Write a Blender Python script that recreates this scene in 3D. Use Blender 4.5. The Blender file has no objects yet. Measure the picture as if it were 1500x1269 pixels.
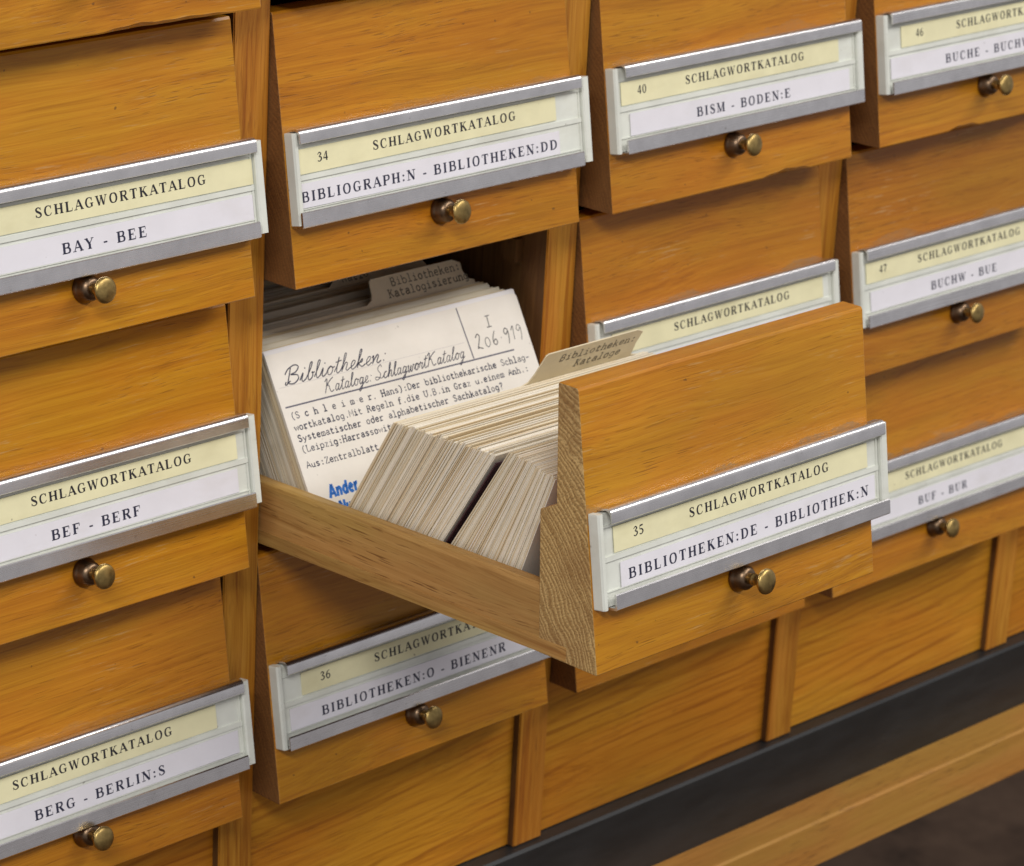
import bpy, bmesh, math, random
from mathutils import Vector, Matrix
random.seed(7)
SC = bpy.context.scene
COL = SC.collection
CM = 0.01                                   # every length below is in centimetres

# ------------------------------------------------------------------ camera
def v3(x, y, z): return Vector((x*CM, y*CM, z*CM))
cd = bpy.data.cameras.new('camera'); cam = bpy.data.objects.new('camera', cd); COL.objects.link(cam)
SC.camera = cam
yaw, pit, rol = 0.7322, -0.3723, 0.0203
fw = Vector((math.sin(yaw)*math.cos(pit), math.cos(yaw)*math.cos(pit), math.sin(pit)))
rt = Vector((math.cos(yaw), -math.sin(yaw), 0)); up = rt.cross(fw)
r2 = math.cos(rol)*rt + math.sin(rol)*up; u2 = -math.sin(rol)*rt + math.cos(rol)*up
M = Matrix((r2, u2, -fw)).transposed().to_4x4(); M.translation = v3(-73.583, -80.751, 32.117)
cam.matrix_world = M
cd.sensor_width = 36; cd.lens = 109.693
cd.shift_x = (750-350)/1500; cd.shift_y = (800-634.5)/1500
cd.clip_start = 0.05; cd.clip_end = 60
cd.dof.use_dof = True; cd.dof.focus_distance = 1.06; cd.dof.aperture_fstop = 30

# ------------------------------------------------------------------ world, lamps, exposure
W = bpy.data.worlds.new('World'); SC.world = W; W.use_nodes = True
nt = W.node_tree; bg = nt.nodes['Background']
tc = nt.nodes.new('ShaderNodeTexCoord'); sep = nt.nodes.new('ShaderNodeSeparateXYZ'); rmp = nt.nodes.new('ShaderNodeValToRGB')
nt.links.new(tc.outputs['Generated'], sep.inputs[0])
mr = nt.nodes.new('ShaderNodeMapRange'); mr.inputs[1].default_value = -1; mr.inputs[2].default_value = 1
nt.links.new(sep.outputs['Z'], mr.inputs[0]); nt.links.new(mr.outputs[0], rmp.inputs[0])
rmp.color_ramp.elements[0].color = (.36, .31, .28, 1); rmp.color_ramp.elements[0].position = .18
rmp.color_ramp.elements[1].color = (.96, .94, .965, 1); rmp.color_ramp.elements[1].position = .47
nt.links.new(rmp.outputs[0], bg.inputs[0]); bg.inputs[1].default_value = 0.42

def area(name, loc, target, sx, sy, power, col):
    l = bpy.data.lights.new(name, 'AREA'); l.shape = 'RECTANGLE'; l.size = sx*CM; l.size_y = sy*CM
    l.energy = power; l.color = col
    o = bpy.data.objects.new(name, l); COL.objects.link(o); o.location = v3(*loc)
    d = v3(*target) - o.location
    o.rotation_euler = d.to_track_quat('-Z', 'Y').to_euler(); return o
area('ceiling_light', (118, -165, 168), (12, 0, -8), 250, 13, 36, (1, .955, .90))
area('ceiling_light', (-165, -150, 165), (5, 0, -8), 150, 16, 36, (1, .96, .92))
SC.view_settings.view_transform = 'Standard'; SC.view_settings.look = 'None'
SC.view_settings.exposure = 0; SC.view_settings.gamma = 1; SC.view_settings.use_curve_mapping = False

# ------------------------------------------------------------------ node helpers and materials
class NT:
    def __init__(s, name):
        s.m = bpy.data.materials.new(name); s.m.use_nodes = True; s.t = s.m.node_tree
        s.b = s.t.nodes['Principled BSDF']
    def n(s, typ, **kw):
        x = s.t.nodes.new(typ)
        for k, v in kw.items(): setattr(x, k, v)
        return x
    def l(s, a, b): s.t.links.new(a, b)
    def math(s, op, a, b=None, c=None, clamp=False):
        x = s.n('ShaderNodeMath', operation=op); x.use_clamp = clamp
        for i, q in enumerate((a, b, c)):
            if q is None: continue
            if isinstance(q, (int, float)): x.inputs[i].default_value = q
            else: s.l(q, x.inputs[i])
        return x.outputs[0]
    def mix(s, f, a, b, mode='MIX'):
        x = s.n('ShaderNodeMix', data_type='RGBA', blend_type=mode)
        for sock, q in ((x.inputs[0], f), (x.inputs[6], a), (x.inputs[7], b)):
            if isinstance(q, (int, float)): sock.default_value = q
            elif isinstance(q, tuple): sock.default_value = q if len(q) == 4 else q + (1,)
            else: s.l(q, sock)
        return x.outputs[2]
    def noise(s, vec, scale, detail=3, rough=.55, dist=0):
        x = s.n('ShaderNodeTexNoise'); s.l(vec, x.inputs['Vector'])
        x.inputs['Scale'].default_value = scale; x.inputs['Detail'].default_value = detail
        x.inputs['Roughness'].default_value = rough; x.inputs['Distortion'].default_value = dist
        return x.outputs['Fac']
    def ramp(s, f, stops):
        x = s.n('ShaderNodeValToRGB'); e = x.color_ramp.elements
        while len(e) < len(stops): e.new(.5)
        for i, (p, c) in enumerate(stops):
            e[i].position = p; e[i].color = (c + (1,)) if isinstance(c, tuple) else (c, c, c, 1)
        s.l(f, x.inputs[0]); return x.outputs[0]
    def scale(s, vec, sx, sy, sz):
        x = s.n('ShaderNodeVectorMath', operation='MULTIPLY'); s.l(vec, x.inputs[0]); x.inputs[1].default_value = (sx, sy, sz)
        return x.outputs[0]
    def add(s, a, b):
        x = s.n('ShaderNodeVectorMath', operation='ADD'); s.l(a, x.inputs[0]); s.l(b, x.inputs[1]); return x.outputs[0]
    def coords(s, rand=True):
        """object coordinates in cm, shifted by a different amount on every object"""
        o = s.n('ShaderNodeTexCoord').outputs['Object']; v = s.scale(o, 100, 100, 100)
        if not rand: return v, v
        oi = s.n('ShaderNodeObjectInfo').outputs['Random']
        c = s.n('ShaderNodeCombineXYZ')
        s.l(s.math('MULTIPLY', oi, 173.), c.inputs[0]); s.l(s.math('MULTIPLY', oi, 57.), c.inputs[1]); s.l(s.math('MULTIPLY', oi, 91.), c.inputs[2])
        return v, s.add(v, c.outputs[0])
    def bump(s, h, strength, dist=.0003):
        x = s.n('ShaderNodeBump'); x.inputs['Strength'].default_value = strength; x.inputs['Distance'].default_value = dist
        s.l(h, x.inputs['Height']); s.l(x.outputs[0], s.b.inputs['Normal'])
    def inp(s, k, v):
        if isinstance(v, (int, float)): s.b.inputs[k].default_value = v
        elif isinstance(v, tuple): s.b.inputs[k].default_value = v + (1,) if len(v) == 3 else v
        else: s.l(v, s.b.inputs[k])

def wood(name, axis, light, mid, dark, pore, rough=.36, wear=False, pore_amt=.8, band=1.0, coat=.10, con=1., stripe=0.):
    k = NT(name); raw, v = k.coords()
    s = {'X': lambda a, b: (a, b, b), 'Y': lambda a, b: (b, a, b), 'Z': lambda a, b: (b, b, a)}[axis]
    warp = k.noise(k.scale(v, *s(.055, .22)), 1, 2)                       # slow wander of the grain lines
    wv = k.n('ShaderNodeCombineXYZ')
    for i in range(3): k.l(k.math('MULTIPLY', warp, 1.5), wv.inputs[i])
    p = k.add(v, wv.outputs[0])
    broad = k.noise(k.scale(p, *s(.022, .50)), 1, 4, .6)
    lines = k.noise(k.scale(p, *s(.028, 3.2*band)), 1, 4, .6)
    fine = k.noise(k.scale(p, *s(.13, 15)), 1, 2, .6)
    patch = k.noise(k.scale(v, *s(.07, .13)), 1, 3, .55)
    f = k.math('ADD', k.math('MULTIPLY', broad, .22), k.math('MULTIPLY', lines, .34))
    line2 = k.noise(k.scale(p, *s(.05, 7.5*band)), 1, 4, .65)
    f = k.math('ADD', k.math('ADD', f, k.math('MULTIPLY', line2, .24)), k.math('MULTIPLY', fine, .24))
    c = k.ramp(f, [(.50-.125/con, dark), (.50, mid), (.50+.125/con, light)])
    c = k.mix(k.math('MULTIPLY', k.ramp(patch, [(.36, 0.), (.66, 1.)]), .34), c, tuple(x*.62 for x in mid), 'MIX')
    if stripe:                                          # close, nearly straight dark grain lines of the veneer
        q = k.n('ShaderNodeSeparateXYZ'); k.l(raw, q.inputs[0])
        wob = k.noise(k.scale(v, *s(.05, .3)), 1, 3, .5)
        ph = k.math('ADD', k.math('SUBTRACT', q.outputs[2], k.math('MULTIPLY', q.outputs[0], .075)), k.math('MULTIPLY', wob, 2.2))
        sn = k.math('SINE', k.math('MULTIPLY', ph, 15.5)); sn2 = k.math('SINE', k.math('MULTIPLY', ph, 9.1))
        ln = k.math('MULTIPLY', k.ramp(k.math('ADD', k.math('MULTIPLY', sn, .3), k.math('MULTIPLY', sn2, .2)), [(.0, 0.), (.42, 1.)]), k.ramp(k.noise(k.scale(v, *s(.10, 1.4)), 1, 3, .6), [(.36, .1), (.62, 1.)]))
        c = k.mix(k.math('MULTIPLY', ln, stripe), c, dark)
    own = k.math('FRACT', k.math('MULTIPLY', k.n('ShaderNodeObjectInfo').outputs['Random'], 11.7))
    c = k.mix(1., c, k.ramp(own, [(0., (.84, .80, .78)), (.35, (1., .97, .95)), (.7, (1.02, 1.03, 1.)), (1., (1.10, 1.12, 1.1))]), 'MULTIPLY')
    hue = k.noise(k.scale(v, *s(.09, .35)), 1, 3, .6)
    c = k.mix(k.math('MULTIPLY', k.ramp(hue, [(.45, 0.), (.62, 1.)]), .45), c, (1.0, .80, .75), 'MULTIPLY')
    c = k.mix(k.math('MULTIPLY', k.ramp(hue, [(.38, 1.), (.50, 0.)]), .40), c, (.90, 1.02, .8), 'MULTIPLY')
    po = k.noise(k.scale(p, *s(.85, 21)), 1, 1, .4)
    pm = k.math('MULTIPLY', k.ramp(po, [(.62, 0.), (.70, 1.)]), k.ramp(k.noise(k.scale(v, *s(.12, .5)), 1, 2), [(.38, .15), (.6, 1.)]))
    pm = k.math('MULTIPLY', pm, pore_amt)
    c = k.mix(pm, c, pore)
    r = k.math('ADD', k.math('MULTIPLY', patch, .16), rough - .08)
    if wear:
        # grey rubbed finish just above the label holder, and pale scuffs across the face
        sp = k.n('ShaderNodeSeparateXYZ'); k.l(raw, sp.inputs[0]); z = sp.outputs[2]
        edge = k.noise(k.scale(v, .20, .6, .05), 1, 2, .5); jag = k.noise(k.scale(v, 3, 3, 7), 1, 3, .7)
        top = k.math('ADD', 5.45, k.math('MULTIPLY', k.ramp(edge, [(.50, 0.), (.66, .55)]), 1.))
        top = k.math('ADD', top, k.math('MULTIPLY', jag, .30))
        m1 = k.math('MULTIPLY', k.math('GREATER_THAN', z, 5.2), k.math('LESS_THAN', z, top))
        m1 = k.math('MULTIPLY', m1, k.ramp(k.noise(k.scale(v, 3, 3, 9), 1, 4, .7), [(.36, .25), (.58, 1.)]))
        gate = k.math('FRACT', k.math('MULTIPLY', k.n('ShaderNodeObjectInfo').outputs['Random'], 7.31))
        c = k.mix(k.math('MULTIPLY', m1, k.math('ADD', .12, k.math('MULTIPLY', gate, .55))), c, (.215, .165, .105))
        sc = k.noise(k.scale(v, .55, 3, 9), 1, 3, .7)
        sm = k.math('MULTIPLY', k.ramp(sc, [(.60, 0.), (.70, 1.)]), k.ramp(k.noise(k.scale(v, .16, .2, .3), 1, 3), [(.48, 0.), (.62, 1.)]))
        c = k.mix(k.math('MULTIPLY', sm, .55), c, (.52, .34, .15))
        spk = k.noise(k.scale(v, 3, 3, 3.4), 1, 1, .5)
        c = k.mix(k.math('MULTIPLY', k.ramp(spk, [(.785, 0.), (.81, 1.)]), .6), c, (.07, .035, .012))
        r = k.math('ADD', r, k.math('MULTIPLY', m1, .22))
    if wear:
        bv = k.n('ShaderNodeBevel'); bv.samples = 4; bv.inputs['Radius'].default_value = .0007
        ge = k.n('ShaderNodeNewGeometry'); dp = k.n('ShaderNodeVectorMath', operation='DOT_PRODUCT')
        k.l(bv.outputs[0], dp.inputs[0]); k.l(ge.outputs['True Normal'], dp.inputs[1])
        em = k.math('MULTIPLY', k.ramp(dp.outputs['Value'], [(.86, 1.), (.97, 0.)]), k.ramp(k.noise(k.scale(v, .9, 1.5, 1.1), 1, 4, .7), [(.44, 0.), (.58, 1.)]))
        c = k.mix(k.math('MULTIPLY', em, .55), c, (.66, .42, .17))
    k.inp('Base Color', c); k.inp('Roughness', r)
    k.inp('Specular IOR Level', .30); k.inp('Coat Weight', coat); k.inp('Coat Roughness', .22)
    h = k.math('SUBTRACT', k.math('ADD', k.math('MULTIPLY', fine, .5), k.math('MULTIPLY', lines, .4)), pm)
    k.bump(h, .35)
    return k.m

def endgrain(name, light, dark):
    k = NT(name); raw, v = k.coords()
    sp = k.n('ShaderNodeSeparateXYZ'); k.l(raw, sp.inputs[0])
    wob = k.noise(v, .35, 3)
    dy = k.math('ADD', k.math('SUBTRACT', sp.outputs[1], 9.), k.math('MULTIPLY', wob, 1.2)); dz = k.math('SUBTRACT', sp.outputs[2], -3.)
    r = k.math('SQRT', k.math('ADD', k.math('MULTIPLY', dy, dy), k.math('MULTIPLY', dz, dz)))
    rv = k.n('ShaderNodeCombineXYZ'); k.l(r, rv.inputs[0])
    uneven = k.math('MULTIPLY', k.noise(rv.outputs[0], 1.3, 2), 4.)      # wide and narrow years
    ring = k.math('FRACT', k.math('ADD', k.math('ADD', k.math('MULTIPLY', r, 5.4), uneven), k.math('MULTIPLY', k.noise(v, 1.6, 4, .65), 1.0)))
    th = k.math('ARCTAN2', dz, dy)
    cv = k.n('ShaderNodeCombineXYZ'); k.l(k.math('MULTIPLY', r, 13.), cv.inputs[0]); k.l(k.math('MULTIPLY', th, 150.), cv.inputs[1])
    dots = k.noise(cv.outputs[0], 1, 1, .5)
    ray = k.noise(k.scale(cv.outputs[0], .06, 1.6, 1), 1, 2, .5)
    c = k.ramp(ring, [(.0, tuple(min(1, x*1.15) for x in light)), (.20, light), (.42, tuple(x*.95 for x in dark)), (.80, tuple((a*.6+b*.4) for a, b in zip(dark, light))), (1., light)])
    c = k.mix(k.math('MULTIPLY', k.ramp(dots, [(.48, 0.), (.64, 1.)]), .5), c, tuple(x*.42 for x in dark))
    c = k.mix(k.math('MULTIPLY', k.ramp(ray, [(.54, 0.), (.62, 1.)]), .22), c, tuple(min(1, x*1.12) for x in light))
    big = k.noise(v, .45, 3)
    c = k.mix(k.math('MULTIPLY', k.ramp(big, [(.42, 0.), (.62, 1.)]), .35), c, (.22, .10, .03))
    k.inp('Base Color', c); k.inp('Roughness', .62); k.bump(k.math('MULTIPLY', dots, -1.), .4)
    return k.m

M_FRONT = wood('varnished_oak_front', 'X', (.565, .250, .014), (.465, .184, .0085), (.315, .110, .006), (.13, .042, .004), wear=True, pore_amt=.46)
M_POST = wood('varnished_oak_post', 'Z', (.57, .255, .034), (.46, .185, .020), (.30, .095, .010), (.16, .047, .007), rough=.4, pore_amt=.4, con=1.45)
M_PANEL = wood('varnished_oak_panel', 'X', (.62, .280, .028), (.53, .215, .016), (.30, .098, .008), (.20, .064, .007), rough=.4, band=.8, pore_amt=.4, con=.9, stripe=.75)
M_RAW = wood('bare_oak', 'Y', (.58, .36, .13), (.47, .275, .090), (.31, .155, .042), (.17, .07, .018), rough=.5, coat=0)
M_TABLE = wood('table_oak', 'X', (.54, .285, .070), (.46, .23, .050), (.37, .17, .034), (.18, .075, .018), rough=.45, coat=.1, con=.8)
M_INSIDE = wood('dull_wood_painted_shade', 'Z', (.17, .085, .028), (.12, .056, .018), (.075, .032, .010), (.05, .02, .007), rough=.6, coat=0)  # colour kept dark to carry the shade inside the cabinet
M_END = endgrain('oak_end_grain', (.62, .425, .175), (.37, .215, .070))
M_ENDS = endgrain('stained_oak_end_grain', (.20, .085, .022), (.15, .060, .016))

def simple(name, col, rough, metal=0., var=0., vscale=1., spec=.5, sub=0., spots=0.):
    k = NT(name); raw, v = k.coords()
    if var:
        n = k.noise(v, vscale, 4, .6)
        c = k.mix(k.ramp(n, [(.32, 0.), (.68, 1.)]), tuple(x*(1-var) for x in col), tuple(min(1, x*(1+var*.5)) for x in col))
        k.inp('Base Color', c); k.inp('Roughness', k.math('ADD', rough-.06, k.math('MULTIPLY', n, .12)))
    else: k.inp('Base Color', col); k.inp('Roughness', rough)
    if spots:
        d = k.ramp(k.noise(v, 2.6, 2, .6), [(.735, 0.), (.775, 1.)]); d2 = k.ramp(k.noise(k.scale(v, .35, .8, .8), 1, 4, .65), [(.52, 0.), (.72, 1.)])
        c = k.mix(k.math('MULTIPLY', d2, spots*.5), c, tuple(x*y for x, y in zip(col, (.72, .68, .58))))
        k.inp('Base Color', k.mix(k.math('MULTIPLY', d, spots), c, (.16, .13, .10)))
    k.inp('Metallic', metal); k.inp('Specular IOR Level', spec)
    if sub: k.inp('Subsurface Weight', sub); k.b.inputs['Subsurface Radius'].default_value = (.003, .003, .002); k.inp('Subsurface Scale', .3)
    return k.m

def aluminium():
    k = NT('brushed_aluminium'); raw, v = k.coords()
    br = k.noise(k.scale(v, .12, 30, 30), 1, 2); sm = k.noise(v, .7, 4, .65); fl = k.noise(k.scale(v, 4, 9, 9), 1, 2)
    c = k.mix(k.ramp(sm, [(.35, 0.), (.7, 1.)]), (.72, .705, .71), (.86, .845, .85))
    c = k.mix(k.math('MULTIPLY', k.ramp(fl, [(.70, 0.), (.76, 1.)]), .5), c, (.35, .33, .31))
    k.inp('Base Color', c); k.inp('Metallic', 1.); k.inp('Roughness', k.math('ADD', .20, k.math('MULTIPLY', br, .12)))
    k.bump(br, .04); return k.m
M_ALU = aluminium()
M_PLAST = simple('milky_plastic', (.74, .765, .70), .34, var=.10, vscale=.5, spots=.5)
M_YELLOW = simple('yellow_paper', (.82, .78, .50), .75, var=.07, vscale=.6, spots=.55)
M_WHITE = simple('white_paper', (.78, .765, .82), .7, var=.04, vscale=.5, spots=.4)
M_INK = simple('black_print', (.018, .017, .024), .6)
M_INKB = simple('blue_black_print', (.020, .022, .055), .6)
M_BRONZE = simple('dark_bronze', (.20, .135, .085), .36, 1., var=.35, vscale=2.5)
M_BRASS = simple('worn_brass', (.44, .31,   .115), .39, 1., var=.42, vscale=3)
M_BLACK = None

def black_paint():
    k = NT('black_paint'); raw, v = k.coords()
    a = k.noise(k.scale(v, .25, 1, 1.2), 1, 4, .6); sc = k.noise(k.scale(v, .35, 4, 6), 1, 3, .7)
    c = k.mix(k.ramp(a, [(.35, 0.), (.7, 1.)]), (.0115, .0128, .0138), (.022, .024, .0255))
    c = k.mix(k.math('MULTIPLY', k.ramp(sc, [(.70, 0.), (.77, 1.)]), .45), c, (.12, .095, .07))
    k.inp('Base Color', c); k.inp('Roughness', .42); k.bump(a, .15); return k.m
M_BLACK = black_paint()

def floor_mat():
    k = NT('dark_floor'); raw, v = k.coords()
    a = k.noise(v, .05, 5, .6); b = k.noise(v, .35, 4, .6)
    c = k.ramp(k.math('ADD', k.math('MULTIPLY', a, .7), k.math('MULTIPLY', b, .3)), [(.38, (.03, .017, .010)), (.5, (.10, .060, .037)), (.62, (.15, .093, .058))])
    k.inp('Base Color', c); k.inp('Roughness', .75); k.inp('Specular IOR Level', .15); return k.m
M_FLOOR = floor_mat()

def card_mat(name, a, b, tint=True):
    k = NT(name); raw, v = k.coords()
    oi = k.n('ShaderNodeObjectInfo').outputs['Random']
    c = k.ramp(oi, [(0., a), (.55, b), (.80, tuple(x*y for x, y in zip(b, (.88, .82, .70)))), (.93, tuple(x*y for x, y in zip(a, (.78, .66, .48)))), (1., (min(1, a[0]*1.05), a[1]*1.05, a[2]*1.1))])
    n = k.noise(k.scale(v, .8, .8, .8), 1, 4, .6)
    c = k.mix(k.math('MULTIPLY', k.ramp(n, [(.5, 0.), (.75, 1.)]), .35), c, tuple(x*y for x, y in zip(b, (.80, .72, .56))))
    k.inp('Base Color', c); k.inp('Roughness', .8); return k.m
M_CARD = card_mat('aged_card', (.91, .868, .765), (.83, .765, .62))
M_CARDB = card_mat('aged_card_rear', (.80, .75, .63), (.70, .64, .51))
M_TEXTCARD = simple('cream_card', (.81, .775, .71), .75, var=.05, vscale=.4, spots=.3)
M_PAGE = simple('pale_card', (.80, .785, .79), .75, var=.03, vscale=.6)
M_GUIDE = simple('buff_guide_card', (.76, .67, .47), .7, var=.10, vscale=.8)
M_GUIDER = simple('brightened_buff_guide_card', (.90, .80, .60), .7, var=.10, vscale=.8)  # same buff card, colour brightened to offset the shade in the cabinet
M_GAPSHADE = simple('purple_gap_shade', (.060, .022, .030), .6, var=.2, vscale=.8)  # very dark purple, the shade in the gap put into the colour
M_PEN = simple('pen_ink', (.030, .030, .060), .6)
M_PENCIL = simple('grey_pencil', (.06, .06, .068), .6)
M_TYPE = simple('typewriter_ink', (.045, .048, .085), .7, var=.4, vscale=6)
M_TYPEF = simple('faded_typewriter_ink', (.25, .22, .16), .7, var=.4, vscale=6)
M_STAMP = simple('blue_stamp_ink', (.012, .16, .58), .6)
M_RULE = simple('printed_rule', (.12, .12, .16), .7)
M_FEINT = simple('faint_rule', (.55, .52, .52), .7)

# ------------------------------------------------------------------ mesh builder
class MB:
    """collects faces (in cm) with material numbers; build() links ONE mesh object"""
    def __init__(s): s.v = []; s.f = []; s.m = []; s.sm = []
    def face(s, pts, mi=0, smooth=False):
        i = len(s.v); s.v += [tuple(p) for p in pts]; s.f.append(list(range(i, i+len(pts)))); s.m.append(mi); s.sm.append(smooth)
    def box(s, x0, x1, y0, y1, z0, z1, mi=0, fn=None):
        P = [(x, y, z) for x in (x0, x1) for y in (y0, y1) for z in (z0, z1)]
        if fn: P = [fn(*p) for p in P]
        i = len(s.v); s.v += P
        for q in ((0, 1, 3, 2), (4, 6, 7, 5), (0, 4, 5, 1), (2, 3, 7, 6), (0, 2, 6, 4), (1, 5, 7, 3)):
            s.f.append([i+a for a in q]); s.m.append(mi); s.sm.append(False)
    def sweep(s, prof, xs, fn, mi=0, end_mi=None, smooth=False, shape=None):
        """closed profile (a, b) carried along xs; fn(x, a, b) gives the point"""
        n = len(prof); i = len(s.v)
        for x in xs:
            pr = shape(x, prof) if shape else prof
            s.v += [fn(x, a, b) for a, b in pr]
        for k in range(len(xs)-1):
            for j in range(n):
                a = i+k*n+j; b = i+k*n+(j+1) % n
                s.f.append([a, b, b+n, a+n]); s.m.append(mi); s.sm.append(smooth)
        e = mi if end_mi is None else end_mi
        s.f.append([i+j for j in range(n)][::-1]); s.m.append(e); s.sm.append(False)
        s.f.append([i+(len(xs)-1)*n+j for j in range(n)]); s.m.append(e); s.sm.append(False)
    def lathe(s, prof, fn, n=28, mi=0):
        """profile (r, h); fn(a, b, h) gives the point"""
        i = len(s.v); m = len(prof)
        for r, h in prof:
            for k in range(n):
                a = 2*math.pi*k/n; s.v.append(fn(r*math.cos(a), r*math.sin(a), h))
        for j in range(m-1):
            for k in range(n):
                a = i+j*n+k; b = i+j*n+(k+1) % n
                s.f.append([a, b, b+n, a+n]); s.m.append(mi); s.sm.append(True)
        s.f.append([i+(m-1)*n+k for k in range(n)]); s.m.append(mi); s.sm.append(True)
    def ribbon(s, pts, fn, mi, off=0.):
        """a pen stroke: points (x, y, width) in the plane; fn(x, y, off) gives the point"""
        L = []; R = []
        for k, (x, y, w) in enumerate(pts):
            a = pts[max(0, k-1)]; b = pts[min(len(pts)-1, k+1)]
            dx, dy = b[0]-a[0], b[1]-a[1]; d = math.hypot(dx, dy) or 1
            nx, ny = -dy/d*w/2, dx/d*w/2
            L.append((x+nx, y+ny)); R.append((x-nx, y-ny))
        for k in range(len(pts)-1):
            s.face([fn(*R[k], off), fn(*R[k+1], off), fn(*L[k+1], off), fn(*L[k], off)], mi)
    def build(s, name, mats, parent=None, bevel=0., loc=None, recalc=True):
        me = bpy.data.meshes.new(name); me.from_pydata([(x*CM, y*CM, z*CM) for x, y, z in s.v], [], s.f)
        for m in (mats if isinstance(mats, (list, tuple)) else [mats]): me.materials.append(m)
        me.polygons.foreach_set('material_index', s.m); me.polygons.foreach_set('use_smooth', s.sm)
        if recalc or bevel:
            b = bmesh.new(); b.from_mesh(me)
            if recalc: bmesh.ops.recalc_face_normals(b, faces=b.faces)
            if bevel:
                es = [e for e in b.edges if len(e.link_faces) == 2 and e.calc_face_angle(0) > .6]
                bmesh.ops.bevel(b, geom=es, offset=bevel*CM, segments=2, affect='EDGES', clamp_overlap=True)
            b.to_mesh(me); b.free()
        me.update()
        o = bpy.data.objects.new(name, me); COL.objects.link(o)
        if parent: o.parent = parent
        if loc: o.location = v3(*loc)
        return o
def empty(name, loc):
    o = bpy.data.objects.new(name, None); COL.objects.link(o); o.location = v3(*loc); o.empty_display_size = .02; return o
def tag(o, label=None, cat=None, group=None, kind=None):
    for k, v in (('label', label), ('category', cat), ('group', group), ('kind', kind)):
        if v: o[k] = v
    return o
XYZ = lambda x, y, z: (x, y, z)

def spline(pts, n=6):
    """Catmull-Rom through (x, y, w)"""
    out = []
    P = [pts[0]] + list(pts) + [pts[-1]]
    for i in range(1, len(P)-2):
        a, b, c, d = P[i-1], P[i], P[i+1], P[i+2]
        for k in range(n):
            t = k/n
            out.append(tuple(.5*((2*b[j]) + (-a[j]+c[j])*t + (2*a[j]-5*b[j]+4*c[j]-d[j])*t*t + (-a[j]+3*b[j]-3*c[j]+d[j])*t**3) for j in range(3)))
    out.append(tuple(pts[-1])); return out

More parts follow.
